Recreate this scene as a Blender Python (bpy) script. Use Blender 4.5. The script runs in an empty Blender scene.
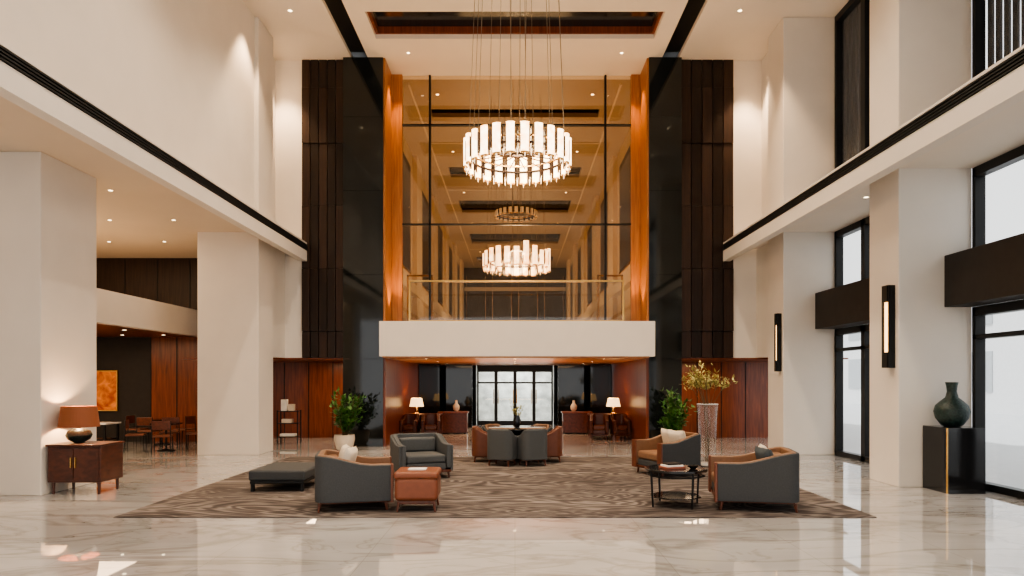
import bpy, bmesh, math, random
from mathutils import Vector, Matrix
random.seed(7)
scene = bpy.context.scene
COL = scene.collection

# ------------------------------------------------------------ materials
def new_mat(name):
    m = bpy.data.materials.new(name); m.use_nodes = True
    nt = m.node_tree
    return m, nt, nt.nodes['Principled BSDF']

def mat(name, color, rough=0.5, metal=0.0, var=0.06, scale=6.0, emit=None, estr=0.0, bump=0.0, spec=None):
    m, nt, p = new_mat(name)
    tc = nt.nodes.new('ShaderNodeTexCoord')
    n = nt.nodes.new('ShaderNodeTexNoise'); n.inputs['Scale'].default_value = scale; n.inputs['Detail'].default_value = 4
    nt.links.new(tc.outputs['Object'], n.inputs['Vector'])
    r = nt.nodes.new('ShaderNodeValToRGB')
    c0 = [max(0, c*(1-var)) for c in color]; c1 = [min(1, c*(1+var)) for c in color]
    r.color_ramp.elements[0].position = .3; r.color_ramp.elements[1].position = .7
    r.color_ramp.elements[0].color = (*c0, 1); r.color_ramp.elements[1].color = (*c1, 1)
    nt.links.new(n.outputs['Fac'], r.inputs['Fac'])
    nt.links.new(r.outputs['Color'], p.inputs['Base Color'])
    p.inputs['Roughness'].default_value = rough
    p.inputs['Metallic'].default_value = metal
    if spec is not None: p.inputs['Specular IOR Level'].default_value = spec
    if emit:
        p.inputs['Emission Color'].default_value = (*emit, 1); p.inputs['Emission Strength'].default_value = estr
    if bump:
        b = nt.nodes.new('ShaderNodeBump'); b.inputs['Strength'].default_value = bump; b.inputs['Distance'].default_value = .01
        nt.links.new(n.outputs['Fac'], b.inputs['Height']); nt.links.new(b.outputs['Normal'], p.inputs['Normal'])
    return m

def wood(name, c0, c1, rough=0.3, vs=(9, 9, .6), spec=.5):
    m, nt, p = new_mat(name)
    tc = nt.nodes.new('ShaderNodeTexCoord'); mp = nt.nodes.new('ShaderNodeMapping')
    mp.inputs['Scale'].default_value = vs
    nt.links.new(tc.outputs['Object'], mp.inputs['Vector'])
    n = nt.nodes.new('ShaderNodeTexNoise'); n.inputs['Scale'].default_value = 2.0; n.inputs['Detail'].default_value = 6; n.inputs['Distortion'].default_value = .6
    nt.links.new(mp.outputs['Vector'], n.inputs['Vector'])
    r = nt.nodes.new('ShaderNodeValToRGB')
    r.color_ramp.elements[0].position = .32; r.color_ramp.elements[1].position = .68
    r.color_ramp.elements[0].color = (*c0, 1); r.color_ramp.elements[1].color = (*c1, 1)
    nt.links.new(n.outputs['Fac'], r.inputs['Fac']); nt.links.new(r.outputs['Color'], p.inputs['Base Color'])
    p.inputs['Roughness'].default_value = rough; p.inputs['Specular IOR Level'].default_value = spec
    return m

def marble_floor():
    m, nt, p = new_mat('marble_floor')
    tc = nt.nodes.new('ShaderNodeTexCoord'); mp = nt.nodes.new('ShaderNodeMapping')
    mp.inputs['Scale'].default_value = (.45, 1.1, 1); mp.inputs['Rotation'].default_value = (0, 0, .35)
    nt.links.new(tc.outputs['Object'], mp.inputs['Vector'])
    def veins(scale, dist, lo, w, dark):
        n = nt.nodes.new('ShaderNodeTexNoise'); n.inputs['Scale'].default_value = scale
        n.inputs['Detail'].default_value = 9; n.inputs['Distortion'].default_value = dist
        nt.links.new(mp.outputs['Vector'], n.inputs['Vector'])
        r = nt.nodes.new('ShaderNodeValToRGB'); e = r.color_ramp.elements
        e[0].position = lo-w; e[0].color = (1, 1, 1, 1)
        e[1].position = lo+w; e[1].color = (1, 1, 1, 1)
        x = e.new(lo); x.color = (dark, dark*.97, dark*.93, 1)
        nt.links.new(n.outputs['Fac'], r.inputs['Fac']); return r
    a = veins(.6, 1.4, .5, .03, .72); b = veins(1.5, .9, .46, .02, .82)
    n = nt.nodes.new('ShaderNodeTexNoise'); n.inputs['Scale'].default_value = .7; n.inputs['Detail'].default_value = 6; n.inputs['Distortion'].default_value = .6
    nt.links.new(mp.outputs['Vector'], n.inputs['Vector'])
    r = nt.nodes.new('ShaderNodeValToRGB'); r.color_ramp.elements[0].position = .3; r.color_ramp.elements[1].position = .7
    r.color_ramp.elements[0].color = (.35, .345, .34, 1); r.color_ramp.elements[1].color = (.51, .505, .50, 1)
    nt.links.new(n.outputs['Fac'], r.inputs['Fac'])
    m1 = nt.nodes.new('ShaderNodeMixRGB'); m1.blend_type = 'MULTIPLY'; m1.inputs[0].default_value = 1
    m2 = nt.nodes.new('ShaderNodeMixRGB'); m2.blend_type = 'MULTIPLY'; m2.inputs[0].default_value = 1
    nt.links.new(r.outputs['Color'], m1.inputs[1]); nt.links.new(a.outputs['Color'], m1.inputs[2])
    nt.links.new(m1.outputs[0], m2.inputs[1]); nt.links.new(b.outputs['Color'], m2.inputs[2])
    br = nt.nodes.new('ShaderNodeTexBrick'); br.offset = 0
    br.inputs['Scale'].default_value = 1; br.inputs['Brick Width'].default_value = 1.6; br.inputs['Row Height'].default_value = 1.6
    br.inputs['Mortar Size'].default_value = .004
    br.inputs['Color1'].default_value = (1, 1, 1, 1); br.inputs['Color2'].default_value = (.96, .96, .96, 1); br.inputs['Mortar'].default_value = (.75, .73, .70, 1)
    nt.links.new(tc.outputs['Object'], br.inputs['Vector'])
    m3 = nt.nodes.new('ShaderNodeMixRGB'); m3.blend_type = 'MULTIPLY'; m3.inputs[0].default_value = 1
    nt.links.new(m2.outputs[0], m3.inputs[1]); nt.links.new(br.outputs['Color'], m3.inputs[2])
    nt.links.new(m3.outputs[0], p.inputs['Base Color'])
    p.inputs['Roughness'].default_value = .02
    p.inputs['IOR'].default_value = 3.1
    return m

def rug_mat():
    m, nt, p = new_mat('rug_strata')
    tc = nt.nodes.new('ShaderNodeTexCoord'); mp = nt.nodes.new('ShaderNodeMapping')
    mp.inputs['Scale'].default_value = (.16, .56, 1); mp.inputs['Rotation'].default_value = (0, 0, .10)
    nt.links.new(tc.outputs['Object'], mp.inputs['Vector'])
    n = nt.nodes.new('ShaderNodeTexNoise'); n.inputs['Scale'].default_value = 1.4; n.inputs['Detail'].default_value = 3.6; n.inputs['Roughness'].default_value = .5; n.inputs['Distortion'].default_value = 1.4
    nt.links.new(mp.outputs['Vector'], n.inputs['Vector'])
    mu = nt.nodes.new('ShaderNodeMath'); mu.operation = 'MULTIPLY'; mu.inputs[1].default_value = 120
    sn = nt.nodes.new('ShaderNodeMath'); sn.operation = 'SINE'
    nt.links.new(n.outputs['Fac'], mu.inputs[0]); nt.links.new(mu.outputs[0], sn.inputs[0])
    ma = nt.nodes.new('ShaderNodeMath'); ma.operation = 'MULTIPLY_ADD'; ma.inputs[1].default_value = .5; ma.inputs[2].default_value = .5
    nt.links.new(sn.outputs[0], ma.inputs[0])
    n2 = nt.nodes.new('ShaderNodeTexNoise'); n2.inputs['Scale'].default_value = 1.6; n2.inputs['Detail'].default_value = 3
    nt.links.new(mp.outputs['Vector'], n2.inputs['Vector'])
    mp3 = nt.nodes.new('ShaderNodeMapping'); mp3.inputs['Scale'].default_value = (1.0, 9, 1)
    nt.links.new(tc.outputs['Object'], mp3.inputs['Vector'])
    n3 = nt.nodes.new('ShaderNodeTexNoise'); n3.inputs['Scale'].default_value = 2; n3.inputs['Detail'].default_value = 5
    nt.links.new(mp3.outputs['Vector'], n3.inputs['Vector'])
    mx = nt.nodes.new('ShaderNodeMixRGB'); mx.inputs[0].default_value = .62
    nt.links.new(ma.outputs[0], mx.inputs[1]); nt.links.new(n3.outputs['Fac'], mx.inputs[2])
    mx2 = nt.nodes.new('ShaderNodeMixRGB'); mx2.inputs[0].default_value = .35
    nt.links.new(mx.outputs[0], mx2.inputs[1]); nt.links.new(n2.outputs['Fac'], mx2.inputs[2])
    r = nt.nodes.new('ShaderNodeValToRGB'); e = r.color_ramp.elements
    e[0].position = .28; e[0].color = (.045, .037, .035, 1)
    e[1].position = .72; e[1].color = (.26, .23, .21, 1)
    x = e.new(.50); x.color = (.105, .089, .083, 1)
    nt.links.new(mx2.outputs[0], r.inputs['Fac']); nt.links.new(r.outputs['Color'], p.inputs['Base Color'])
    p.inputs['Roughness'].default_value = .95; p.inputs['Specular IOR Level'].default_value = .1
    return m

def glass(name, tint=(.9, .9, .9), refl=.9, haze=0, base=0.04):
    m = bpy.data.materials.new(name); m.use_nodes = True; nt = m.node_tree; nt.nodes.clear()
    o = nt.nodes.new('ShaderNodeOutputMaterial'); t = nt.nodes.new('ShaderNodeBsdfTransparent'); g = nt.nodes.new('ShaderNodeBsdfGlossy')
    t.inputs[0].default_value = (*tint, 1); g.inputs['Roughness'].default_value = .02
    lw = nt.nodes.new('ShaderNodeLayerWeight'); lw.inputs[0].default_value = .5
    pw = nt.nodes.new('ShaderNodeMath'); pw.operation = 'POWER'; pw.inputs[1].default_value = 5 if not haze else 2.5
    nt.links.new(lw.outputs['Facing'], pw.inputs[0])
    mu = nt.nodes.new('ShaderNodeMath'); mu.operation = 'MULTIPLY_ADD'; mu.inputs[1].default_value = refl; mu.inputs[2].default_value = base
    nt.links.new(pw.outputs[0], mu.inputs[0])
    mx = nt.nodes.new('ShaderNodeMixShader')
    src = t
    if haze:
        d = nt.nodes.new('ShaderNodeBsdfDiffuse'); d.inputs[0].default_value = (.9, .92, .92, 1)
        m2 = nt.nodes.new('ShaderNodeMixShader'); m2.inputs[0].default_value = haze
        nt.links.new(t.outputs[0], m2.inputs[1]); nt.links.new(d.outputs[0], m2.inputs[2]); src = m2
    nt.links.new(mu.outputs[0], mx.inputs[0]); nt.links.new(src.outputs[0], mx.inputs[1]); nt.links.new(g.outputs[0], mx.inputs[2])
    nt.links.new(mx.outputs[0], o.inputs[0]); return m

M_WALL = mat('plaster_white', (.74, .69, .625), .65, var=.025, scale=1.5)
M_CEIL = mat('ceiling_white', (.77, .70, .61), .7, var=.02, scale=1)
M_SOFF = mat('soffit_cream', (.70, .60, .485), .7, var=.02, scale=1)
M_FLOOR = marble_floor()
M_RUG = rug_mat()
M_REDW = wood('red_walnut', (.12, .026, .008), (.25, .062, .018), .28)
M_REDF = wood('walnut_furniture', (.075, .021, .010), (.15, .044, .020), .3, (6, 2, 6))
M_CONS = wood('dark_walnut_console', (.045, .014, .008), (.10, .030, .015), .3, (4, 2, 6))
M_DKW = wood('dark_bronze_panel', (.018, .009, .006), (.040, .020, .012), .38, (10, 10, .5), .35)
M_DKW2 = wood('dark_bronze_panel_b', (.010, .0055, .004), (.020, .011, .007), .3, (10, 10, .5), .35)
M_AMBER = wood('amber_wood', (.32, .12, .035), (.50, .21, .07), .35)
M_PYLON = mat('black_marble', (.008, .010, .010), .06, var=.6, scale=2.5, spec=.6)
M_BLACK = mat('black_metal', (.010, .010, .010), .4, 0, var=.1, spec=.3)
M_BLACKG = mat('black_gloss', (.010, .010, .011), .12, var=.1)
M_TRIM = mat('grille_dark', (.025, .025, .025), .6, spec=.2)
M_GOLD = mat('brass', (.72, .46, .17), .25, 1.0, var=.03)
M_CABLE = mat('cable_steel', (.30, .24, .17), .4, .8, var=.03)
M_GREY = mat('grey_fabric', (.052, .056, .060), .85, var=.12, scale=60, bump=.2)
M_GREYL = mat('grey_fabric_light', (.080, .086, .090), .85, var=.12, scale=60, bump=.2)
M_TAN = mat('tan_leather', (.215, .118, .068), .5, var=.08, scale=20, bump=.1)
M_BRLEA = mat('cognac_leather', (.15, .050, .025), .4, var=.1, scale=12, bump=.1)
M_ORLEA = mat('orange_leather', (.20, .060, .027), .42, var=.08, scale=12, bump=.1)
M_CREAM = mat('cream_cushion', (.66, .58, .47), .85, var=.05, scale=40, bump=.1)
M_DCUSH = mat('slate_cushion', (.05, .065, .075), .85, var=.1, scale=40)
M_SHADE = mat('rust_lampshade', (.17, .05, .02), .7, emit=(1, .30, .08), estr=.06)
M_SHADEW = mat('white_lampshade', (.9, .8, .6), .7, emit=(1, .62, .28), estr=2.5)
M_LEAF = mat('leaf_green', (.05, .15, .025), .5, var=.4, scale=9)
M_LEAF2 = mat('leaf_olive', (.42, .38, .13), .6, var=.3, scale=9)
M_STEM = mat('stem_brown', (.12, .08, .04), .7)
M_POT = mat('ceramic_white', (.66, .58, .48), .4)
M_GV = glass('vase_glass', (.98, .99, .99), .75, .07, .04)
M_VASEW = mat('pale_stone', (.72, .72, .70), .12, spec=.8)
M_VASED = mat('vase_teal_dark', (.012, .030, .026), .45, var=.6, scale=30, bump=.8)
def cryst(name, s):
    m, nt, p = new_mat(name)
    tc = nt.nodes.new('ShaderNodeTexCoord'); n = nt.nodes.new('ShaderNodeTexNoise'); n.inputs['Scale'].default_value = 9; n.inputs['Detail'].default_value = 3
    nt.links.new(tc.outputs['Object'], n.inputs['Vector'])
    r = nt.nodes.new('ShaderNodeValToRGB'); e = r.color_ramp.elements
    e[0].position = .35; e[0].color = (1, .48, .18, 1); e[1].position = .6; e[1].color = (1, .80, .54, 1)
    nt.links.new(n.outputs['Fac'], r.inputs['Fac']); nt.links.new(r.outputs['Color'], p.inputs['Emission Color'])
    p.inputs['Emission Strength'].default_value = s; p.inputs['Base Color'].default_value = (.8, .7, .55, 1); return m
M_CRYST = cryst('frosted_glass_lit', 5.5)
M_CRYSTD = cryst('crystal_drop_lit', 2.2)
M_CRYST2 = cryst('reflected_ring_glow', .22)  # weak glow for the ring that mimics a reflection
M_DOWN = mat('downlight_glow', (1, .9, .7), .5, emit=(1, .80, .5), estr=9)
M_SCON = mat('sconce_glow', (1, .8, .5), .5, emit=(1, .54, .20), estr=4)
M_GLASS = glass('window_glass', (.97, .98, .98))
M_GLASSB = glass('bronze_glass', (.88, .79, .68), .9, 0, .07)
M_HALLC = mat('hall_ceiling_taupe', (.34, .25, .165), .35, var=.05, scale=1)
M_HALLW = mat('hall_wall_beige', (.62, .50, .37), .5, var=.05, scale=1)
M_CHAR = mat('charcoal_panel', (.030, .025, .022), .55, var=.1, spec=.25)
M_EXT = mat('exterior_stone', (.85, .86, .87), .8, var=.04)
M_EXT2 = mat('exterior_glazing', (.5, .53, .55), .3, var=.04)
M_PAVE = mat('exterior_paving', (.62, .63, .64), .8, var=.06)
M_BOOK = mat('book_white', (.8, .78, .74), .6)
M_BOOK2 = mat('book_cover', (.3, .1, .06), .5)
M_GARD = mat('forecourt_wall', (.55, .57, .53), .8, var=.35, scale=2.5)
def art_mat():
    m, nt, p = new_mat('abstract_painting')
    tc = nt.nodes.new('ShaderNodeTexCoord'); n = nt.nodes.new('ShaderNodeTexNoise'); n.inputs['Scale'].default_value = 3; n.inputs['Detail'].default_value = 6; n.inputs['Distortion'].default_value = 1
    nt.links.new(tc.outputs['Object'], n.inputs['Vector'])
    r = nt.nodes.new('ShaderNodeValToRGB'); e = r.color_ramp.elements
    e[0].position = .35; e[0].color = (.35, .05, .01, 1); e[1].position = .65; e[1].color = (.85, .30, .06, 1)
    nt.links.new(n.outputs['Fac'], r.inputs['Fac']); nt.links.new(r.outputs['Color'], p.inputs['Base Color'])
    p.inputs['Roughness'].default_value = .6; return m
M_ART = art_mat()

# ------------------------------------------------------------ mesh helpers
def mesh_obj(name, verts, faces, mats, parent=None, midx=None, smooth=False, bevel=0, seg=2):
    me = bpy.data.meshes.new(name); me.from_pydata(verts, [], faces); me.validate()
    if not isinstance(mats, (list, tuple)): mats = [mats]
    for m in mats: me.materials.append(m)
    if midx:
        for p, i in zip(me.polygons, midx): p.material_index = i
    bm = bmesh.new(); bm.from_mesh(me); bmesh.ops.recalc_face_normals(bm, faces=bm.faces); bm.to_mesh(me); bm.free()
    if smooth:
        for p in me.polygons: p.use_smooth = True
    o = bpy.data.objects.new(name, me); COL.objects.link(o)
    if parent: o.parent = parent
    if bevel:
        b = o.modifiers.new('bevel', 'BEVEL'); b.width = bevel; b.segments = seg; b.limit_method = 'ANGLE'; b.angle_limit = .7
        if smooth is False and seg > 1:
            for p in me.polygons: p.use_smooth = True
            o.modifiers.new('wn', 'WEIGHTED_NORMAL')
    return o

def boxes(name, lst, mats, parent=None, bevel=0, seg=2):
    V = []; F = []; I = []
    for b in lst:
        x0, x1, y0, y1, z0, z1 = b[:6]; mi = b[6] if len(b) > 6 else 0
        n = len(V)
        V += [(x0, y0, z0), (x1, y0, z0), (x1, y1, z0), (x0, y1, z0), (x0, y0, z1), (x1, y0, z1), (x1, y1, z1), (x0, y1, z1)]
        F += [(n, n+3, n+2, n+1), (n+4, n+5, n+6, n+7), (n, n+1, n+5, n+4), (n+1, n+2, n+6, n+5), (n+2, n+3, n+7, n+6), (n+3, n, n+4, n+7)]
        I += [mi]*6
    return mesh_obj(name, V, F, mats, parent, I, bevel=bevel, seg=seg)

def box(name, x0, x1, y0, y1, z0, z1, m, parent=None, bevel=0, seg=2):
    return boxes(name, [(x0, x1, y0, y1, z0, z1)], m, parent, bevel, seg)

def empty(name, loc=(0, 0, 0), rz=0):
    e = bpy.data.objects.new(name, None); e.location = loc; e.rotation_euler = (0, 0, rz); e.empty_display_size = .2
    COL.objects.link(e); return e

def lathe(name, prof, m, loc=(0, 0, 0), parent=None, n=40, smooth=True):
    V = []; F = []
    for r, z in prof:
        for i in range(n):
            a = 2*math.pi*i/n; V.append((r*math.cos(a), r*math.sin(a), z))
    for j in range(len(prof)-1):
        for i in range(n):
            k = (i+1) % n; F.append((j*n+i, j*n+k, (j+1)*n+k, (j+1)*n+i))
    F.append(tuple(range(n))[::-1]); F.append(tuple(range((len(prof)-1)*n, len(prof)*n)))
    o = mesh_obj(name, V, F, m, parent, smooth=smooth); o.location = loc
    if smooth:
        e = o.modifiers.new('es', 'EDGE_SPLIT'); e.split_angle = .75
    return o

def tubes(name, segs, r, m, parent=None, n=6):
    V = []; F = []
    for s in segs:
        a = Vector(s[0]); b = Vector(s[1]); r0 = s[2] if len(s) > 2 else r; r1 = s[3] if len(s) > 3 else r0
        d = (b-a).normalized(); u = d.orthogonal().normalized(); w = d.cross(u); k = len(V)
        for p, rr in ((a, r0), (b, r1)):
            for i in range(n):
                t = 2*math.pi*i/n; V.append(tuple(p+u*math.cos(t)*rr+w*math.sin(t)*rr))
        for i in range(n): F.append((k+i, k+(i+1) % n, k+n+(i+1) % n, k+n+i))
        F.append(tuple(k+i for i in range(n))); F.append(tuple(k+n+i for i in range(n)))
    return mesh_obj(name, V, F, m, parent)

def torus(name, R, r, m, loc, parent=None, n=64, k=8):
    V = []; F = []
    for i in range(n):
        a = 2*math.pi*i/n
        for j in range(k):
            b = 2*math.pi*j/k; q = R+r*math.cos(b)
            V.append((loc[0]+q*math.cos(a), loc[1]+q*math.sin(a), loc[2]+r*math.sin(b)))
    for i in range(n):
        for j in range(k):
            F.append((i*k+j, ((i+1) % n)*k+j, ((i+1) % n)*k+(j+1) % k, i*k+(j+1) % k))
    return mesh_obj(name, V, F, m, parent, smooth=True)

def pillow(name, w, h, t, m, loc, rot, parent):
    N = 12; V = []; F = []
    for s in (1, -1):
        for i in range(N+1):
            for j in range(N+1):
                u = -1+2*i/N; v = -1+2*j/N
                th = t/2*math.sqrt(max(0, 1-u**4))*math.sqrt(max(0, 1-v**4))
                pin = 1-.07*(1-abs(u)**2)*(abs(v)**3); pin2 = 1-.07*(1-abs(v)**2)*(abs(u)**3)
                V.append((u*w/2*pin2, s*th, v*h/2*pin))
    M = (N+1)**2
    for s in range(2):
        for i in range(N):
            for j in range(N):
                a = s*M+i*(N+1)+j; F.append((a, a+1, a+N+2, a+N+1) if s else (a, a+N+1, a+N+2, a+1))
    o = mesh_obj(name, V, F, m, parent, smooth=True)
    o.location = loc; o.rotation_euler = rot; return o

def u_shell(name, W, D, r, t, zb, armH, H, m, parent, yfront=None, bevel=.015, topadd=0):
    a = W/2; yf = D/2 if yfront is None else yfront
    pts = []
    def sec(px, py, nx, ny): pts.append((px, py, nx, ny))
    for i in range(7):
        y = yf+(-D/2+r-yf)*i/6; sec(-a, y, 1, 0)
    for i in range(1, 8):
        th = math.pi+math.pi/2*i/7; sec(-a+r+r*math.cos(th), -D/2+r+r*math.sin(th), -math.cos(th), -math.sin(th))
    for i in range(1, 5): sec(-a+r+(2*a-2*r)*i/4, -D/2, 0, 1)
    for i in range(1, 8):
        th = 1.5*math.pi+math.pi/2*i/7; sec(a-r+r*math.cos(th), -D/2+r+r*math.sin(th), -math.cos(th), -math.sin(th))
    for i in range(1, 7):
        y = -D/2+r+(yf+D/2-r)*i/6; sec(a, y, -1, 0)
    V = []
    for px, py, nx, ny in pts:
        s = (D/2-py)/D; s = max(0, min(1, (s-.25)/.7)); s = s*s*(3-2*s); zt = armH+(H-armH)*s+topadd
        V += [(px, py, zb), (px, py, zt), (px+nx*t, py+ny*t, zt), (px+nx*t, py+ny*t, zb)]
    F = []; n = len(pts)
    for i in range(n-1):
        for j in range(4): F.append((4*i+j, 4*i+(j+1) % 4, 4*i+4+(j+1) % 4, 4*i+4+j))
    F.append((0, 1, 2, 3)); F.append((4*n-4, 4*n-3, 4*n-2, 4*n-1))
    return mesh_obj(name, V, F, m, parent, bevel=bevel, seg=3)

RZ = .014
def armchair(loc, rz, W=1.02, D=1.0, H=.84, armH=.60, shell=M_GREY, lining=M_TAN, cush=(), legm=M_REDF, name='armchair', seatm=None, trim=False):
    e = empty(name, loc, rz)
    u_shell('outer_shell', W, D, .2 if W > .8 else .15, .05, .14, armH, H, shell, e)
    u_shell('inner_lining', W-.1, D-.08, .16, .085 if W > .8 else .05, .20, armH, H, lining, e, yfront=D/2+.012, topadd=.012, bevel=.02)
    if trim:
        for s in (-1, 1):
            box('wooden_arm_front', s*(W/2-.055)-.075, s*(W/2-.055)+.075, D/2-.01, D/2+.03, .12, armH+.015, M_BRLEA, e, .012, 3)
    box('base_frame', -W/2+.04, W/2-.04, -D/2+.08, D/2, .12, .17, legm, e, .01)
    q = .145 if W > .8 else .105
    box('seat_deck', -W/2+q, W/2-q, -D/2+.12, D/2-.01, .17, .30, shell, e, .02)
    box('seat_cushion', -W/2+q, W/2-q, -D/2+.14, D/2+.0, .30, .46, seatm or lining, e, .045, 4)
    if W > .8: box('back_cushion', -W/2+.16, W/2-.16, -D/2+.13, -D/2+.30, .46, H-.06, seatm or lining, e, .05, 4)
    L = []
    for sx in (-1, 1):
        for sy in (-1, 1):
            L.append(((sx*(W/2-.08), sy*(D/2-.08), .13), (sx*(W/2-.07), sy*(D/2-.06), .003), .026, .015))
    tubes('legs', L, .02, legm, e, 10)
    for i, (m, dx, dy, tilt, yaw) in enumerate(cush):
        pillow('throw_pillow_%d' % (i+1), .46, .44, .17, m, (dx, -D/2+.40+dy, .69), (tilt, 0, yaw), e)
    return e

# ------------------------------------------------------------ room shell
BW = 19.66; CZ = 11.1
box('floor', -16, 8.3, -4, 34, -.2, 0, M_FLOOR)
box('rug', -5.53, 4.98, 9.4, 16.8, 0.0, RZ-.001, M_RUG)

cl = []
trays = [(17.05, 18.4), (13.2, 14.9), (8.5, 10.6), (3.5, 5.6)]
ys = [-4]+[v for t in sorted(trays) for v in t]+[20.9]
for i in range(0, len(ys), 2): cl.append((-4.2, 4.2, ys[i], ys[i+1], CZ, CZ+.15))
for t in trays:
    cl.append((-4.2, -3.75, t[0], t[1], CZ, CZ+.15)); cl.append((3.75, 4.2, t[0], t[1], CZ, CZ+.15))
for s in (-1, 1):
    a, b = sorted((s*4.68, s*9.5)); cl.append((a, b, -4, 20.9, CZ, CZ+.15))
boxes('ceiling', cl, M_CEIL)
boxes('ceiling_channel', [(-4.68, -4.2, -4, 19.4, CZ+.12, CZ+.16), (4.2, 4.68, -4, 19.4, CZ+.12, CZ+.16)], M_BLACK)
tl = []
for t in trays:
    tl.append((-3.75, 3.75, t[0], t[1], CZ+.3, CZ+.34, 0))
    tl += [(-3.75, -3.68, t[0], t[1], CZ+.12, CZ+.3, 1), (3.68, 3.75, t[0], t[1], CZ+.12, CZ+.3, 1), (-3.68, 3.68, t[0], t[0]+.06, CZ+.12, CZ+.3, 1), (-3.68, 3.68, t[1]-.06, t[1], CZ+.12, CZ+.3, 1)]
boxes('ceiling_tray', tl, [M_BLACKG, M_REDW])
box('roof', -16, 9.0, -4, 60, CZ+.5, CZ+.6, M_BLACK)
box('sky_blocker_front', -15, 8.1, -4.3, -4, 5.8, CZ+.15, M_WALL)  # unseen, added to block sky fill and its reflection in the glass bay

for s, nm in ((-1, 'left'), (1, 'right')):
    a, b = sorted((s*5.96, s*6.16))
    boxes('mezzanine_fascia_%s' % nm, [(a, b, -4, BW-.1, 5.30, 5.60)], M_WALL)
    a, b = sorted((s*5.98, s*6.16))
    c, d = sorted((s*5.945, s*5.98))
    gl = [(a, b, -4, BW-.1, 5.60, 5.79, 0)]
    for i in range(4): gl.append((c, d, -4, BW-.1, 5.615+i*.045, 5.635+i*.045, 0))
    boxes('air_grille_%s' % nm, gl, M_TRIM)
    a, b = sorted((s*5.96, s*6.16))
    box('trim_%s' % nm, a, b, -4, BW-.1, 5.79, 5.83, M_WALL)
box('soffit_left', -14.99, -8.05, -4, BW, 5.65, 5.80, M_SOFF)
box('soffit_left', -8.05, -6.16, -4, 17.3, 5.65, 5.80, M_SOFF)
box('soffit_left', -6.5, -6.16, 17.3, BW-.1, 5.65, 5.80, M_SOFF)
box('soffit_left', -8.05, -6.5, 18.35, BW, 5.65, 5.80, M_SOFF)
box('soffit_lounge', -14.99, -8.6, BW, 21, 5.65, 5.80, M_SOFF)
box('soffit_right', 6.16, 6.8, -4, BW-.1, 5.65, 5.80, M_CEIL)
for a, b in ((-4, 6), (7, 12.1), (13.1, 17.3), (18.35, BW-.1)):
    box('soffit_right', 6.8, 8.1, a, b, 5.65, 5.80, M_CEIL)

box('wall_left_upper', -6.9, -6.6, -4, 17.3, 5.8, CZ, M_WALL)
def column(x0, x1, y0, y1, up=True):
    box('column', x0, x1, y0, y1, 0, CZ if up else 5.65, M_WALL, bevel=.01, seg=1)
column(-9.4, -7.78, 11.2, 12.7, False)
column(-9.4, -7.78, 4.5, 6.0, False)
column(-8.05, -6.5, 17.3, 18.35)
column(6.8, 8.1, 12.1, 13.1)
column(6.8, 8.1, 6.0, 7.0)
column(6.8, 8.1, 17.3, 18.35)
box('wall_return_left', -7.0, -6.62, 18.35, BW, 2.54, 5.65, M_WALL)
box('wall_return_left_upper', -7.2, -6.9, 18.35, BW, 5.8, CZ, M_WALL)
box('wall_return_right', 6.95, 7.3, 18.35, BW, 2.54, 5.65, M_WALL)
box('wall_return_right_upper', 7.1, 7.4, 18.35, BW, 5.8, CZ, M_WALL)
box('wall_back_left', -8.6, -6.135, BW, BW+.3, 2.54, CZ, M_WALL)
box('wall_back_right', 6.285, 8.6, BW, BW+.3, 2.54, CZ, M_WALL)
for nm, a, b in (('left', -6.13, -4.9), ('right', 4.76, 6.28)):
    pl = []
    n = 5; w = (b-a)/n
    zs = [2.54, 3.3, 5.1, 6.9, 8.7, 10.3, CZ]
    for i in range(n):
        for j in range(len(zs)-1):
            dy = .015*((i*3+j*5) % 3)
            pl.append((a+i*w+.012, a+(i+1)*w-.012, BW-.05-dy, BW+.2, zs[j]+.006, zs[j+1]-.006, (i+j*2) % 2 if random.random() < .8 else 1))
        pl.append((a+i*w, a+i*w+.012, BW+.05, BW+.2, 2.54, CZ-.005, 1))
    pl.append((a, b, BW+.2, BW+.3, 2.54, CZ-.005, 1))
    boxes('bronze_panelling_%s' % nm, pl, [M_DKW, M_DKW2])
for s, nm in ((-1, 'left'), (1, 'right')):
    a, b = (-4.9, -3.76) if s < 0 else (3.82, 4.75)
    L = []
    zs = [0, 2.5, 4.9, 7.3, 9.4, CZ]
    for j in range(5):
        L.append((a, b, 19.45, 20.7, zs[j]+.004, zs[j+1]-.004))
    boxes('pylon_%s' % nm, L, M_PYLON)
    c, d = (-3.76, -3.71) if s < 0 else (3.77, 3.82)
    e, f = (-3.71, -3.4) if s < 0 else (3.5, 3.77)
    boxes('amber_jamb_%s' % nm, [(c, d, 19.5, 20.7, 3.54, CZ), (e, f, 20.55, 20.7, 3.54, CZ)], M_AMBER)
box('balcony_slab', -3.78, 3.9, 19.0, 19.4, 2.56, 3.54, M_WALL)
box('lobby_slab', -3.7, 3.75, 19.4, 30, 2.62, 3.3, M_WALL)
box('floor_balcony', -3.7, 3.75, 19.4, 20.9, 3.3, 3.54, M_FLOOR)
box('ceiling_lower_lobby', -3.70, 3.75, 19.05, 28.7, 2.52, 2.56, M_AMBER)
bal = empty('glass_balustrade')
box('glass_pane', -2.92, 3.0, 19.09, 19.11, 3.56, 4.64, M_GLASS, bal)
boxes('brass_rail', [(-2.97, 3.05, 19.06, 19.14, 4.64, 4.69), (-2.97, -2.92, 19.07, 19.13, 3.54, 4.64), (3.0, 3.05, 19.07, 19.13, 3.54, 4.64), (-2.92, 3.0, 19.07, 19.13, 3.54, 3.57)], M_GOLD, bal)
cw = empty('window_1')
box('glass_pane', -3.4, 3.5, 20.64, 20.65, 3.54, CZ, M_GLASSB, cw)
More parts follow.
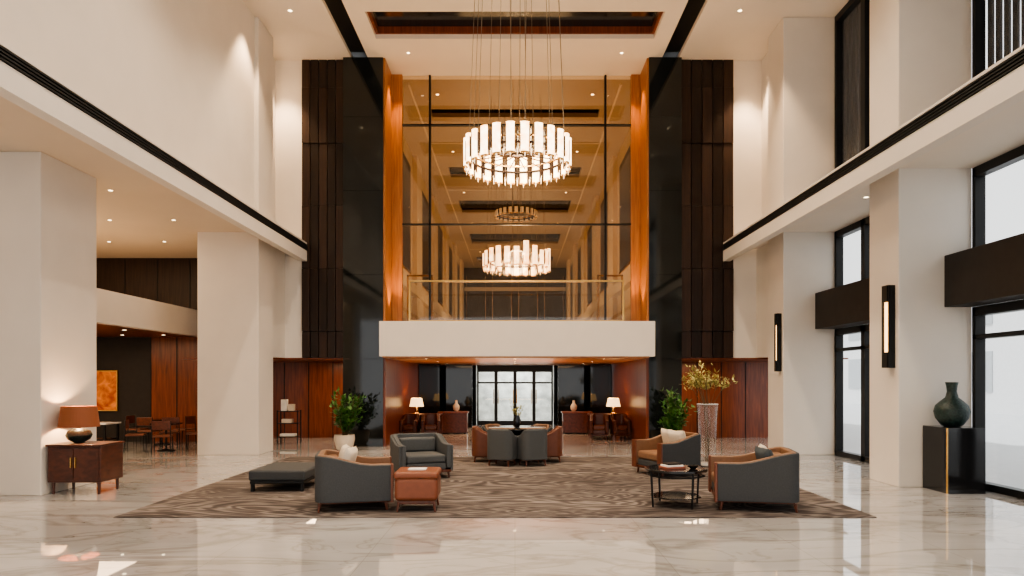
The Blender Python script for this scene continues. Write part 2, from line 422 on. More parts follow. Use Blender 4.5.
mu = [(x-.03, x+.03, 20.58, 20.7, 3.54, CZ) for x in (-2.57, 2.73)]
mu += [(-3.4, 3.5, 20.58, 20.7, z-.02, z+.02) for z in (6.6, 9.6)]
boxes('mullions', mu, M_BLACK, cw)

# ---------------- upper hall behind glass
hw = 4.2; HE = 56
box('floor_upper_hall', -hw-.5, hw+.5, 20.9, HE, 3.3, 3.54, M_FLOOR)
hc = []
coff = [(23.2, 23.9), (29.5, 31), (35, 37.5), (43, 46), (51, 53)]
yy = [20.9]+[v for c in coff for v in c]+[HE]
for i in range(0, len(yy), 2): hc.append((-hw-.5, hw+.5, yy[i], yy[i+1], CZ, CZ+.15))
for c in coff: hc += [(-hw-.5, -2.9, c[0], c[1], CZ, CZ+.15), (2.9, hw+.5, c[0], c[1], CZ, CZ+.15)]
boxes('ceiling_upper_hall', hc, M_HALLC)
boxes('ceiling_tray.001', [(-2.9, 2.9, c[0], c[1], CZ+.2, CZ+.25) for c in coff], M_BLACKG)
tr = []
for x in (-3.3, 3.3): tr.append((x-.03, x+.03, 21.2, HE-1, CZ-.03, CZ))
for y in (26.5, 33, 40, 48): tr.append((-3.3, 3.3, y-.03, y+.03, CZ-.03, CZ))
boxes('trim_hall_ceiling', tr, M_HALLW)
for s, nm in ((-1, 'left'), (1, 'right')):
    def sx(a, b): return tuple(sorted((s*a, s*b)))
    L = [(*sx(hw, hw+.3), 20.9, HE, 3.54, 5.3, 0), (*sx(hw, hw+.3), 20.9, HE, 5.7, CZ, 0)]
    L += [(*sx(hw-.25, hw+.3), 20.9, HE, 5.3, 5.7, 0)]
    for y in range(22, 55, 6):
        L.append((*sx(hw-.18, hw), y, y+1.6, 5.7, CZ, 0))
        L.append((*sx(hw-.04, hw), y+2.4, y+5.2, 6.2, CZ-.7, 1))
        L.append((*sx(hw-.05, hw), y+2.3, y+5.3, 6.1, 6.2, 2)); L.append((*sx(hw-.05, hw), y+2.3, y+2.4, 6.2, CZ-.7, 2))
        L.append((*sx(hw-.18, hw), y, y+1.6, 3.54, 5.3, 0))
    boxes('wall_upper_hall_%s' % nm, L, [M_HALLW, M_DKW2, M_GOLD])
L = [(-hw-.3, hw+.3, HE, HE+.3, 3.3, CZ, 1), (-hw, hw, HE-.08, HE, 6.3, 6.8, 0), (-hw, hw, HE-.08, HE, 9.2, 9.5, 0)]
for x in (-3.2, -1.07, 1.07, 3.2):
    for xx in (x-.8, x+.76): L.append((xx, xx+.04, HE-.06, HE, 3.6, 10.4, 2))
boxes('wall_upper_hall_end', L, [M_HALLW, M_DKW, M_GOLD])
for i, x in enumerate((-3.35, 3.35)):
    boxes('brass_screen', [(x-.45, x-.39, 24, 24.06, 3.54, 5.6), (x+.39, x+.45, 24, 24.06, 3.54, 5.6), (x-.45, x+.45, 24, 24.06, 5.54, 5.6), (x-.45, x+.45, 24, 24.06, 3.54, 3.6)], M_GOLD)

# ---------------- lower lobby under slab
box('wall_lower_left', -3.9, -3.76, 20.7, 27, 0, 2.52, M_REDW)
box('wall_lower_right', 3.82, 3.94, 20.7, 27, 0, 2.52, M_REDW)
box('panelling_lower_left', -3.76, -3.70, 19.5, 27, 0, 2.52, M_REDW)
box('panelling_lower_right', 3.75, 3.82, 19.5, 27, 0, 2.52, M_REDW)
for s, nm in ((-1, 'left'), (1, 'right')):
    L = []
    for a, b, y in ((2.9, 3.68, 26.2), (1.72, 2.75, 27.2)):
        x0, x1 = sorted((s*a, s*b)); L.append((x0, x1, y, y+.6, 0, 2.52))
    x0, x1 = sorted((s*1.62, s*3.9)); L.append((x0, x1, 28.7, 29, 0, 2.52))
    boxes('wall_portal_%s' % nm, L, M_PYLON)
ent = empty('door_1')
fr = [(-1.6, 1.6, 28.75, 28.85, 2.24, 2.52)]
for i in range(5):
    x = -1.6+.8*i; fr.append((max(-1.6, x-.07), min(1.6, x+.07), 28.75, 28.85, 0, 2.24))
for i in range(4):
    x = -1.6+.8*i; fr += [(x+.05, x+.75, 28.77, 28.83, 0, .18), (x+.05, x+.75, 28.77, 28.83, 1.75, 1.82)]
boxes('door_frames', fr, M_BLACK, ent)
box('door_glass', -1.6, 1.6, 28.79, 28.81, 0.15, 2.24, M_GLASS, ent)
tubes('door_handles', [((x, 28.72, .9), (x, 28.72, 1.5)) for x in (-.9, -.7, -.07, .07, .7, .9)], .015, M_GOLD, ent)
box('wall_vestibule', -4, 4, 33.2, 33.4, 0, 3.0, M_GARD)
box('ceiling_vestibule', -4, 4, 30, 33.4, 3.0, 3.3, M_CEIL)

for s, nm in ((-1, 'left'), (1, 'right')):
    x0, x1 = sorted((s*3.95, s*9.6))
    box('wall_passage_%s' % nm, x0, x1, 22.5, 22.7, 0, 2.6, M_REDW)
    tr = [(s*x-.012, s*x+.012, 22.485, 22.5, 0, 2.5) for x in (4.4, 5.2, 6.0, 6.8, 7.6, 8.4)]
    boxes('trim_passage_%s' % nm, tr, M_BLACK)
    box('ceiling_passage_%s' % nm, x0 if s < 0 else 4.75, x1 if s > 0 else -4.9, BW, 22.5, 2.5, 2.54, M_REDW)

# ---------------- left lounge
boxes('mid_slab_left', [(-9.75, -9.5, 12.7, 21, 3.22, 3.99), (-15, -9.75, 11.0, 21, 3.26, 3.6)], M_WALL)
box('ceiling_lounge', -15, -9.75, 11.0, 21, 3.22, 3.26, M_REDW)
boxes('wall_lounge_back', [(-15, -11.2, 21, 21.2, 0, 3.26, 0), (-11.2, -8.6, 21, 21.2, 0, 3.26, 1), (-15, -8.6, 21, 21.2, 3.26, 5.65, 2)], [M_CHAR, M_REDW, M_DKW])
box('wall_left', -15.2, -15, -4, 21.2, 0, 5.8, M_WALL)
boxes('trim_lounge', [(x-.012, x+.012, 20.985, 21, 0, 3.22) for x in (-11.2, -10.4, -9.6, -8.8)]+[(x-.015, x+.015, 20.985, 21, 3.6, 5.6) for x in (-13, -12, -11, -10, -9)], M_BLACK)
art = empty('abstract_painting')
box('canvas', -12.92, -12.22, 20.94, 20.97, .98, 2.16, M_ART, art)
boxes('frame', [(-12.95, -12.92, 20.92, 21, .95, 2.19), (-12.22, -12.19, 20.92, 21, .95, 2.19), (-12.92, -12.22, 20.92, 21, .95, .98), (-12.92, -12.22, 20.92, 21, 2.16, 2.19)], M_GOLD, art)

# ---------------- right façade
fx = 8.1
for i, (y0, y1) in enumerate(((7.0, 12.1), (13.1, 17.3), (-4, 6.0))):
    w = empty('window_%d' % (i+2))
    fr = []
    for (z0, z1) in ((0, 3.19), (4.1, 5.65), (5.8, CZ)):
        n = 3 if y1-y0 < 6 else 5
        for j in range(n+1):
            y = y0+(y1-y0)*j/n; ww = .09
            ya = max(y0, y-ww); yb = min(y1, y+ww); fr.append((fx+.0, fx+.18, ya, yb, z0, z1))
        fr.append((fx, fx+.18, y0, y1, z0, z0+.12)); fr.append((fx, fx+.18, y0, y1, z1-.16, z1))
        if z0 == 0: fr.append((fx, fx+.18, y0, y1, 2.62, 2.70))
    boxes('frame', fr, M_BLACK, w)
    box('glass_pane', fx+.08, fx+.1, y0, y1, .1, CZ, M_GLASS, w)
    boxes('black_canopy_beam', [(7.6, 8.1, y0+.01, y1-.01, 3.19, 4.1)], M_CHAR, bevel=.008, seg=1)
    if i < 2:
        sl = []
        y = y0+.1
        while y < y1-.1:
            sl.append((8.32, 8.36, y, y+.12, 5.9, CZ)); y += .20
        boxes('vertical_blind', sl, M_CHAR, w)
box('wall_right_far', 8.1, 8.3, 17.3, BW, 0, CZ, M_WALL)
box('floor_terrace', 8.3, 60, -12, 60, -.25, -.05, M_PAVE)
ex = [(28, 28.5, -12, 60, -.05, 9, 0)]
for y in range(-10, 56, 5):
    for z in (1.2, 5.2): ex.append((27.93, 28, y, y+2.2, z, z+2.4, 1))
boxes('exterior_building', ex, [M_EXT, M_EXT2])

for i, y in enumerate((12.2, 17.4)):
    e = empty('wall_sconce'); w_ = .2 if i == 0 else .14
    boxes('backplate', [(6.72, 6.8, y, y+w_, 2.12, 3.6)], M_BLACK, e, .01)
    boxes('light_bar', [(6.69, 6.72, y+.04, y+w_-.04, 2.4, 3.3)], M_SCON, e)
    boxes('cheeks', [(6.68, 6.72, y, y+.03, 2.12, 3.6), (6.66, 6.72, y+w_-.04, y+w_, 2.12, 3.6), (6.66, 6.72, y+.03, y+w_-.04, 2.12, 2.4), (6.66, 6.72, y+.03, y+w_-.04, 3.3, 3.6)], M_BLACK, e)

# ---------------- downlights
V = []
def dl(x, y, z, r=.05):
    V.append((x, y, z, r))
for y in (2, 5, 8, 11, 14, 17.0):
    for s in (-1, 1): dl(s*5.6, y, CZ)
for x in (-3, 3): dl(x, 19.2, CZ, .04)
for x in (-12.5, -11, -9.5, -8): [dl(x, y, 5.65, .04) for y in (13.5, 16.0, 18.5)]
for y in (9, 14): dl(7.2, y, 5.65, .045)
for x in (-2.6, 0, 2.6): [dl(x, y, 2.52, .04) for y in (20, 23, 26)]
for x in (-13, -11.5, -10.3): [dl(x, y, 3.22, .05) for y in (14, 16, 18, 20)]
for x in (-2.5, 2.5): [dl(x, y, CZ, .05) for y in (22, 27.5, 33.5, 40, 49)]
VV = []; FF = []; II = []
for x, y, z, r in V:
    k = len(VV)
    for i in range(12):
        a = i*math.pi/6; VV.append((x+r*math.cos(a), y+r*math.sin(a), z-.004))
    for i in range(12):
        a = i*math.pi/6; VV.append((x+r*1.35*math.cos(a), y+r*1.35*math.sin(a), z-.001))
    FF.append(tuple(range(k, k+12))); II.append(0)
    for i in range(12): FF.append((k+i, k+(i+1) % 12, k+12+(i+1) % 12, k+12+i)); II.append(1)
mesh_obj('recessed_downlights', VV, FF, [M_DOWN, M_GOLD], midx=II)

# ---------------- chandeliers
def chandelier(x, y, z, R, ph, n, ztop, glow=M_CRYST, jitter=0, cables=12, drops=True):
    e = empty('chandelier', (x, y, z))
    torus('ring_top', R-.02, .018, M_GOLD, (0, 0, ph*.12), e); torus('ring_bottom', R-.02, .026, M_DKW, (0, 0, -ph*.12), e)
    torus('ring_inner', R*.80, .014, M_GOLD, (0, 0, 0), e)
    torus('hub', .13, .035, M_DKW, (0, 0, 0), e, 24)
    tubes('spokes', [((.13*math.cos(a), .13*math.sin(a), 0), ((R-.02)*math.cos(a), (R-.02)*math.sin(a), 0)) for a in [2*math.pi*i/18 for i in range(18)]], .011, M_DKW, e)
    V = []; F = []; I = []
    for i in range(n):
        a = 2*math.pi*(i+.5)/n; w = 2*math.pi*R/n*.62
        hh = ph*(1+jitter*random.uniform(-1, 1)); zc = jitter*random.uniform(-.3, .3)*ph
        c = Vector((math.cos(a), math.sin(a), 0)); t = Vector((-math.sin(a), math.cos(a), 0))
        def bx(r0, r1, ww, z0, z1, mi, off=0):
            k = len(V)
            for zz in (z0, z1):
                for rr, tt in ((r0, -1), (r1, -1), (r1, 1), (r0, 1)):
                    p = c*rr+t*(tt*ww/2+off); V.append((p.x, p.y, zz))
            F.extend([(k, k+1, k+2, k+3), (k+4, k+5, k+6, k+7), (k, k+1, k+5, k+4), (k+1, k+2, k+6, k+5), (k+2, k+3, k+7, k+6), (k+3, k, k+4, k+7)]); I.extend([mi]*6)
        def cyl(rad, z0, z1, mi, cr, off=0, top=1.0, bot=1.0):
            k = len(V); m = 10
            for zz, sc in ((z0, bot), (z1, top)):
                for q in range(m):
                    th = 2*math.pi*q/m; p = c*(cr+rad*sc*.55*math.cos(th))+t*(off+rad*sc*math.sin(th)); V.append((p.x, p.y, zz))
            for q in range(m): F.append((k+q, k+(q+1) % m, k+m+(q+1) % m, k+m+q)); I.append(mi)
            F.append(tuple(range(k, k+m))); I.append(mi); F.append(tuple(range(k+m, k+2*m))); I.append(mi)
        cyl(w/2, zc-hh/2, zc+hh/2, 0, R+.06)
        cyl(w/2*1.1, zc-hh/2-.025, zc-hh/2, 1, R+.06); cyl(w/2*1.1, zc+hh/2, zc+hh/2+.012, 1, R+.06)
        off = math.pi*R/n
        bx(R-.02, R+.08, .02, -ph*.38, ph*.34, 2, off)
        if drops:
            cyl(w*.13, -ph*.62, -ph*.30, 3, R+.02, off, 1.0, .25)
            cyl(w*.12, -ph*.68, -ph*.50, 3, R+.06, 0, 1.0, .2)
    mesh_obj('crystal_panels', V, F, [glow, M_GOLD, M_DKW, M_CRYSTD], e, I)
    C = []
    for i in range(cables):
        a = 2*math.pi*(i+.3)/cables; C.append(((R*math.cos(a), R*math.sin(a), ph*.12), (R*math.cos(a)*.82, R*math.sin(a)*.82, ztop-z)))
    for i in range(5):
        a = 2*math.pi*i/5; C.append(((.14*math.cos(a), .14*math.sin(a), 0), (.2*math.cos(a), .2*math.sin(a), ztop-z)))
    tubes('cables', C, .0055, M_CABLE, e, 5)
    return e
chandelier(.05, 14.0, 6.52, 1.0, .56, 24, CZ)
chandelier(.05, 22.3, 5.83, 1.0, .60, 22, CZ, jitter=.3, cables=10)
chandelier(.05, 30.5, 9.3, .85, .24, 22, CZ, glow=M_CRYST2, cables=8, drops=False)  # added dim ring, stands in for a faint reflection between the chandeliers
def light(kind, name, loc, power, color=(1, .8, .6), size=.3, rot=(0, 0, 0), sy=None, spot=None, blend=.6):
    d = bpy.data.lights.new(name, kind); d.energy = power; d.color = color
    if kind == 'AREA':
        d.size = size
        if sy: d.shape = 'RECTANGLE'; d.size_y = sy
    elif kind == 'SPOT':
        d.spot_size = spot; d.spot_blend = blend; d.shadow_soft_size = size
    elif kind == 'POINT': d.shadow_soft_size = size
    o = bpy.data.objects.new(name, d); o.location = loc; o.rotation_euler = rot; COL.objects.link(o); return o
WARM = (1, .69, .42); NEU = (1, .80, .60)

# ---------------- armchairs & lounge furniture
armchair((-2.42, 10.25, RZ), math.radians(-78), W=1.06, D=1.08, H=.80, armH=.66, cush=((M_CREAM, -.12, 0, -.25, .15), (M_CREAM, .2, .05, -.3, -.3)), trim=True)
armchair((3.58, 10.25, RZ), math.radians(79), W=1.06, D=1.16, H=.84, armH=.68, cush=((M_CREAM, .12, 0, -.25, -.1), (M_DCUSH, -.22, .03, -.3, .25)), trim=True)
armchair((-1.86, 13.4, RZ), math.radians(-158), W=1.06, D=.98, H=.80, armH=.64, shell=M_GREYL, lining=M_GREYL)
armchair((3.08, 13.7, RZ), math.radians(112), W=1.02, H=.82, armH=.66, cush=((M_CREAM, .12, 0, -.25, -.1), (M_CREAM, -.2, .03, -.3, .25)), trim=True)

st = empty('leather_ottoman', (-1.42, 10.02, RZ), .03)
box('upholstered_body', -.31, .31, -.31, .31, .15, .50, M_ORLEA, st, .07, 5)
box('top_cushion', -.32, .32, -.32, .32, .47, .575, M_ORLEA, st, .045, 5)
box('lower_rail', -.27, .27, -.27, .27, .11, .16, M_REDF, st, .01)
tubes('legs', [((sx*.25, sy*.25, .14), (sx*.27, sy*.27, .003), .024, .014) for sx in (-1, 1) for sy in (-1, 1)], .02, M_REDF, st, 8)
boxes('magazine', [(-.14, .12, -.1, .1, .576, .59)], M_BOOK, st)

bd = empty('upholstered_bench', (-4.02, 12.1, RZ), 0)
box('cushion', -.48, .48, -.60, .60, .18, .36, M_GREY, bd, .04, 3)
box('plinth_frame', -.46, .46, -.58, .58, .13, .18, M_BLACK, bd, .01)
boxes('legs', [(sx*.42-.025, sx*.42+.025, sy*.54-.025, sy*.54+.025, 0, .13) for sx in (-1, 1) for sy in (-1, 1)], M_BLACK, bd)

ct = empty('coffee_table', (2.42, 10.3, RZ), 0)
def octo(name, R, z0, z1, m, par):
    V = []
    for z in (z0, z1):
        for i in range(8):
            a = math.pi/8+i*math.pi/4; V.append((R*math.cos(a), R*math.sin(a), z))
    F = [tuple(range(8))[::-1], tuple(range(8, 16))]+[(i, (i+1) % 8, 8+(i+1) % 8, 8+i) for i in range(8)]
    return mesh_obj(name, V, F, m, par, bevel=.006)
octo('table_top', .47, .52, .56, M_BLACKG, ct)
octo('lower_shelf', .38, .13, .15, M_BLACKG, ct)
L = []
for i in range(4):
    a = math.pi/8+i*math.pi/2
    for q in (a,): L.append(((.43*math.cos(q), .43*math.sin(q), .52), (.40*math.cos(q), .40*math.sin(q), .003), .018, .014))
for i in range(8):
    a = math.pi/8+i*math.pi/4; b = a+math.pi/4
    L.append(((.43*math.cos(a), .43*math.sin(a), .46), (.43*math.cos(b), .43*math.sin(b), .46), .012, .012))
tubes('metal_frame', L, .012, M_BLACK, ct, 8)
bk = empty('book_stack', (2.36, 10.26, RZ+.561), .3)
boxes('books', [(-.16, .16, -.12, .12, 0, .03, 1), (-.14, .13, -.11, .1, .03, .055, 0), (-.11, .11, -.09, .09, .055, .08, 2)], [M_BOOK, M_BOOK2, M_CHAR], bk, .003, 1)
lathe('bowl', [(.03, 0), (.05, .01), (.09, .05), (.085, .052), (.04, .02), (.01, .015)], M_BLACKG, (2.66, 10.2, RZ+.561), n=24)

tb = empty('round_table', (.05, 15.9, RZ))
lathe('table_top', [(.66, 0), (.68, .015), (.68, .035), (.66, .045)], M_BLACKG, (0, 0, .74), tb)
lathe('pedestal', [(.34, 0), (.34, .03), (.08, .07), (.06, .3), (.07, .6), (.2, .74)], M_BLACK, (0, 0, 0), tb)
for ang, r, sh, ln in ((-113, .86, M_GREYL, M_GREYL), (-67, .86, M_GREYL, M_GREYL), (-178, .80, M_BRLEA, M_BRLEA), (-2, .80, M_BRLEA, M_BRLEA), (50, .8, M_GREY, M_TAN), (130, .8, M_GREY, M_TAN)):
    a = math.radians(ang)
    armchair((.05+r*math.cos(a), 15.9+r*math.sin(a), RZ), a+math.pi/2, W=.60, D=.50, H=.80, armH=.64, shell=sh, lining=ln, name='tub_chair')

def foliage(name, stems, leafn, ls, m, parent, spread, seed=1, aspect=.42):
    rnd = random.Random(seed); V = []; F = []
    for i in range(leafn):
        s = rnd.choice(stems); t = rnd.uniform(.25, 1)
        p = Vector(s[0]).lerp(Vector(s[1]), t)+Vector((rnd.gauss(0, 1), rnd.gauss(0, 1), rnd.gauss(0, .8)))*spread*t
        d = Vector((rnd.uniform(-1, 1), rnd.uniform(-1, 1), rnd.uniform(-.4, .9))).normalized()
        u = d.cross(Vector((rnd.uniform(-.3, .3), rnd.uniform(-.3, .3), 1))).normalized(); nrm = d.cross(u)
        L = ls*rnd.uniform(.7, 1.3); w = L*aspect; k = len(V)
        V += [tuple(p), tuple(p+d*L*.4+u*w*.5+nrm*L*.06), tuple(p+d*L-nrm*L*.15), tuple(p+d*L*.4-u*w*.5+nrm*L*.06), tuple(p+d*L*.5)]
        F += [(k, k+1, k+4), (k+1, k+2, k+4), (k+2, k+3, k+4), (k+3, k, k+4)]
    return mesh_obj(name, V, F, m, parent)

def potted(loc, seed, sc=1.0):
    e = empty('potted_plant', loc); e.scale = (sc, sc, sc); r = random.Random(seed)
    lathe('pot', [(.17, 0), (.22, .05), (.28, .3), (.27, .42), (.25, .42), (.24, .36)], M_POT, (0, 0, 0), e)
    lathe('soil', [(.24, 0), (.235, .02)], M_STEM, (0, 0, .36), e, 24)
    S = []
    for i in range(20):
        a = r.uniform(0, 6.28); q = r.uniform(.1, .45)
        S.append(((r.uniform(-.06, .06), r.uniform(-.06, .06), .37), (q*math.cos(a), q*math.sin(a), r.uniform(.8, 1.62))))
    tubes('stems', [(a, b, .012, .005) for a, b in S], .01, M_STEM, e, 5)
    foliage('leaves', S, 750, .17, M_LEAF, e, .09, seed, .5)
potted((-4.62, 18.5, 0), 3, 1.0)
potted((4.32, 18.5, 0), 5, .98)

fv = empty('floor_vase', (4.2, 14.9, RZ))
prof = [(.12, 0.005), (.15, .03), (.17, .3), (.19, .7), (.20, 1.0), (.21, 1.2), (.225, 1.36)]
n = 36; V = []; F = []
for r_, z_ in prof:
    for i in range(n):
        a = 2*math.pi*i/n; V.append((r_*math.cos(a), r_*math.sin(a), z_))
for j in range(len(prof)-1):
    for i in range(n):
        k = (i+1) % n; F.append((j*n+i, j*n+k, (j+1)*n+k, (j+1)*n+i))
F.append(tuple(range(n)))
mesh_obj('vase_body', V, F, M_GV, fv, smooth=True)
lathe('vase_base', [(.12, 0), (.152, .03), (.155, .09), (.02, .10)], M_VASEW, (0, 0, 0), fv)
torus('vase_rim', .225, .009, M_VASEW, (0, 0, 1.36), fv, 48)
r = random.Random(4); S = []
for i in range(16):
    a = r.uniform(0, 6.28); q = r.uniform(.15, .66); m0 = (r.uniform(-.05, .05), r.uniform(-.05, .05), .11)
    m1 = (q*.15*math.cos(a), q*.15*math.sin(a), 1.3)
    md = (q*.5*math.cos(a), q*.5*math.sin(a), 1.65); tp = (q*math.cos(a), q*math.sin(a), r.uniform(1.8, 2.25)); S.append((m1, md)); S.append((md, tp))
    if i % 3 == 0: S.append((m0, m1))
    if i % 2: S.append((md, (md[0]*1.5, md[1]*1.3+.1, 1.95)))
tubes('branches', [(a, b, .008, .005) for a, b in S], .007, M_STEM, fv, 5)
foliage('leaves', [s for s in S if s[1][2] > 1.7], 520, .11, M_LEAF2, fv, .06, 9, .45)

cs = empty('console_cabinet')
box('carcass', -7.74, -6.86, 11.3, 11.95, .20, .80, M_CONS, cs, .01)
box('top_board', -7.76, -6.84, 11.27, 11.97, .80, .832, M_CONS, cs, .006)
boxes('door_fronts', [(-7.71, -7.31, 11.285, 11.3, .24, .77), (-7.29, -6.89, 11.285, 11.3, .24, .77)], M_CONS, cs, .004, 1)
boxes('door_handles', [(-7.345, -7.33, 11.26, 11.285, .45, .62), (-7.27, -7.255, 11.26, 11.285, .45, .62)], M_GOLD, cs)
tubes('legs', [((x, y, .21), (x, y, 0), .030, .020) for x in (-7.68, -6.92) for y in (11.36, 11.88)], .02, M_CONS, cs, 8)
lp = empty('table_lamp', (-7.42, 11.62, .835))
lathe('base', [(.07, 0), (.09, .015), (.17, .06), (.20, .13), (.17, .20), (.07, .245), (.03, .25), (.02, .34)], M_VASED, (0, 0, 0), lp)
def open_shade(name, r0, r1, z0, z1, m, par, n=40):
    V = []; F = []
    for (ra, z) in ((r0, z0), (r1, z1), (r1-.008, z1), (r0-.008, z0)):
        for i in range(n):
            a = 2*math.pi*i/n; V.append((ra*math.cos(a), ra*math.sin(a), z))
    for j in range(4):
        for i in range(n):
            k = (i+1) % n; q = (j+1) % 4; F.append((j*n+i, j*n+k, q*n+k, q*n+i))
    return mesh_obj(name, V, F, m, par)
open_shade('lampshade', .31, .265, .27, .62, M_SHADE, lp)
light('POINT', 'console_lamp_bulb', (-7.42, 11.62, 1.30), 70, (1, .60, .30), .05)

pn = empty('display_plinth')
box('block', 7.2, 7.85, 11.38, 12.06, 0, 1.1, M_BLACKG, pn, .006, 1)
boxes('brass_inlay', [(7.193, 7.2, 11.38, 11.39, 0, 1.1), (7.2, 7.215, 11.373, 11.38, 0, 1.1)], M_GOLD, pn)
lathe('ceramic_vase', [(.12, 0), (.17, .03), (.25, .15), (.275, .26), (.25, .36), (.17, .44), (.10, .50), (.075, .60), (.085, .70), (.10, .76), (.08, .76), (.06, .68)], M_VASED, (7.5, 11.72, 1.102))

for s in (-1, 1):
    d = empty('writing_desk', (s*3.05, 22.8, 0))
    box('desk_top', -.6, .6, -.4, .4, .72, .77, M_REDF, d, .008)
    boxes('desk_legs', [(sx*.55-.03, sx*.55+.03, sy*.35-.03, sy*.35+.03, 0, .72) for sx in (-1, 1) for sy in (-1, 1)]+[(-.55, .55, .33, .36, .35, .72)], M_REDF, d)
    l = empty('desk_lamp', (s*3.3, 22.9, .772))
    lathe('base', [(.08, 0), (.09, .02), (.03, .05), (.05, .12), (.02, .2), (.015, .3)], M_GOLD, (0, 0, 0), l, 20)
    open_shade('lampshade', .24, .18, .24, .52, M_SHADEW, l, 24)
    light('POINT', 'desk_lamp_bulb', (s*3.3, 22.9, 1.2), 22, (1, .6, .3), .05)
    armchair((s*2.72, 22.02, 0), math.radians(180-s*8), W=.6, D=.56, H=.8, armH=.6, shell=M_REDF, lining=M_BRLEA, name='desk_chair')
    armchair((s*3.38, 22.0, 0), math.radians(180+s*8), W=.56, D=.54, H=.8, armH=.6, shell=M_REDF, lining=M_BRLEA, name='desk_chair')
    c = empty('reception_counter', (s*2.2, 24.4, 0))
    box('counter_body', -.5, .5, -.3, .3, .04, .72, M_REDF, c, .006)
    box('counter_top', -.54, .54, -.34, .34, .72, .77, M_REDW, c, .005)
    box('kick_plinth', -.46, .46, -.26, .26, 0, .04, M_BLACK, c)
    lathe('counter_vase', [(.05, 0), (.11, .08), (.12, .2), (.05, .3), (.04, .38), (.05, .4)], M_POT, (s*2.1, 24.4, .772), n=20)

fl = empty('table_flowers', (.05, 15.9, RZ+.787))
lathe('vase', [(.05, 0), (.08, .06), (.09, .16), (.05, .26), (.055, .28)], M_BLACKG, (0, 0, 0), fl, 20)
r = random.Random(8)
S = [((0, 0, .2), (r.uniform(-.18, .18), r.uniform(-.16, .16), r.uniform(.4, .62))) for i in range(9)]
tubes('stems', S, .004, M_STEM, fl, 4)
foliage('blossoms', S, 90, .07, M_LEAF2, fl, .03, 12, .5)

def side_chair(loc, rz):
    e = empty('dining_chair', loc, rz)
    box('seat', -.23, .23, -.22, .22, .43, .48, M_BRLEA, e, .015)
    boxes('backrest', [(-.22, .22, -.23, -.19, .62, .85)], M_REDF, e, .012)
    tubes('legs', [((x, -.21, .85), (x*1.05, -.24, 0.003), .015, .012) for x in (-.21, .21)]+[((x, .2, .44), (x*1.05, .22, 0.003), .015, .012) for x in (-.21, .21)], .014, M_BLACK, e, 8)
for cx, cy, angs in ((-9.35, 18.3, (20, 110, 200, 290)), (-10.4, 20.1, (180, 270, 350))):
    e = empty('cafe_table', (cx, cy, 0))
    lathe('top', [(.40, 0), (.41, .03)], M_BLACKG, (0, 0, .72), e)
    lathe('stem', [(.22, 0), (.22, .02), (.03, .05), (.03, .72)], M_BLACK, (0, 0, 0), e, 20)
    for a in angs:
        q = math.radians(a); side_chair((cx+.72*math.cos(q), cy+.72*math.sin(q), 0), q+math.pi/2)
e = empty('sideboard', (-11.5, 18.3, 0))
box('glass_top', -.75, .75, -.35, .35, .72, .76, M_VASEW, e, .005)
boxes('legs', [(sx*.68-.025, sx*.68+.025, sy*.3-.025, sy*.3+.025, 0, .72) for sx in (-1, 1) for sy in (-1, 1)], M_BLACK, e)
box('lower_shelf', -.66, .66, -.28, .28, .3, .33, M_BLACK, e)

e = empty('magazine_stand', (-6.75, 20.4, 0))
boxes('frame', [(sx*.3-.015, sx*.3+.015, sy*.15-.015, sy*.15+.015, 0, 1.0) for sx in (-1, 1) for sy in (-1, 1)], M_BLACK, e)
boxes('shelves', [(-.285, .285, -.16, .16, z, z+.02) for z in (.2, .6, .96)], M_BLACK, e)
boxes('items', [(-.22, -.05, -.08, .08, .98, 1.32, 0), (.0, .16, -.08, .08, .98, 1.18, 1), (-.2, .1, -.1, .1, .62, .74, 1), (-.25, .2, -.1, .1, .22, .3, 0)], [M_BOOK, M_POT], e, .006, 1)

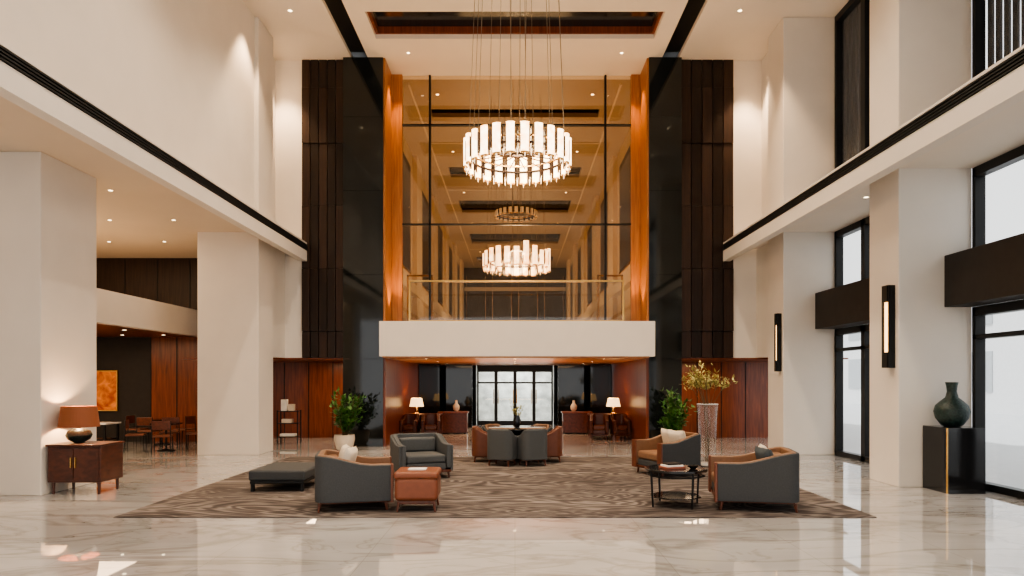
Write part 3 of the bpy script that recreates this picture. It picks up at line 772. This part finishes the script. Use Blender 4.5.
# ------------------------------------------------------------ lights
for y in (2.5, 6.5, 11.2, 15.6):
    for x in (-3.9, 0, 3.9):
        light('SPOT', 'ceiling_spot', (x, y, 11.0), 820, NEU, .12, (0, 0, 0), spot=2.1, blend=.8)
for s in (-1, 1):
    light('SPOT', 'wall_washer', (s*6.6, 18.95, 10.9), 900, WARM, .08, (0, 0, 0), spot=1.3)
    light('SPOT', 'wall_washer', (s*6.1, 16.6, 10.9), 700, WARM, .08, (0, 0, 0), spot=1.3)
    light('SPOT', 'jamb_uplight', (s*3.45, 20.1, 3.7), 280, (1, .55, .2), .06, (math.pi, 0, 0), spot=1.2)
    light('SPOT', 'jamb_downlight', (s*3.45, 20.1, 10.9), 280, (1, .55, .2), .06, (0, 0, 0), spot=1.2)
    light('AREA', 'passage_light', (s*5.6, 21.2, 2.45), 45, WARM, 1.5, sy=1)
light('AREA', 'gallery_light_left', (-11, 15.5, 5.55), 240, WARM, 5, sy=6)
light('AREA', 'gallery_light_near', (-10, 6, 5.55), 120, WARM, 4, sy=6)
light('AREA', 'lounge_light', (-12, 17, 3.15), 220, WARM, 3, sy=4)
light('AREA', 'lobby_light', (0, 22, .9), 100, (1, .6, .3), 3, (math.pi, 0, 0), sy=3)  # added upward fill without a fixture, makes the amber ceiling glow
light('AREA', 'lobby_light.001', (0, 24.5, 2.48), 170, WARM, 5, sy=4)
light('AREA', 'door_daylight_fill', (0, 31.5, 2.9), 260, (1, .99, .96), 3, sy=2)  # added fill standing in for daylight behind the doors
for y, p in ((24, 290), (30, 310), (39, 380), (49, 460)):
    light('AREA', 'hall_glow_fill', (0, y, 4.0), p, (1, .74, .46), 5, (math.pi, 0, 0), sy=3)  # added upward fills without fixtures, for the hall's warm glow
light('POINT', 'chandelier_bulb', (.05, 14, 6.6), 340, (1, .70, .40), .5)
light('POINT', 'chandelier_bulb.001', (.05, 22.3, 6.0), 160, (1, .72, .42), .5)
sd = bpy.data.lights.new('sun', 'SUN'); sd.energy = 3; sd.angle = .02; so = bpy.data.objects.new('sun', sd)
so.rotation_euler = Vector((1, -.1, -2.0)).to_track_quat('-Z', 'Y').to_euler(); so.location = (-20, 10, 30); COL.objects.link(so)

w = bpy.data.worlds.new('overcast_sky'); scene.world = w; w.use_nodes = True
nt = w.node_tree; bg = nt.nodes['Background']
bg.inputs[0].default_value = (.98, .98, .98, 1); bg.inputs[1].default_value = 1.75
try:
    scene.view_settings.look = 'AgX - Medium High Contrast'
except Exception as ex_:
    print('look', ex_)

# ------------------------------------------------------------ camera
cd = bpy.data.cameras.new('camera'); cd.sensor_width = 36; cd.lens = 24.0
cd.shift_x = -3/1024; cd.shift_y = 92/1024; cd.clip_end = 300
co = bpy.data.objects.new('camera', cd); co.location = (0, 0, 1.9); co.rotation_euler = (math.pi/2, 0, 0)
COL.objects.link(co); scene.camera = co
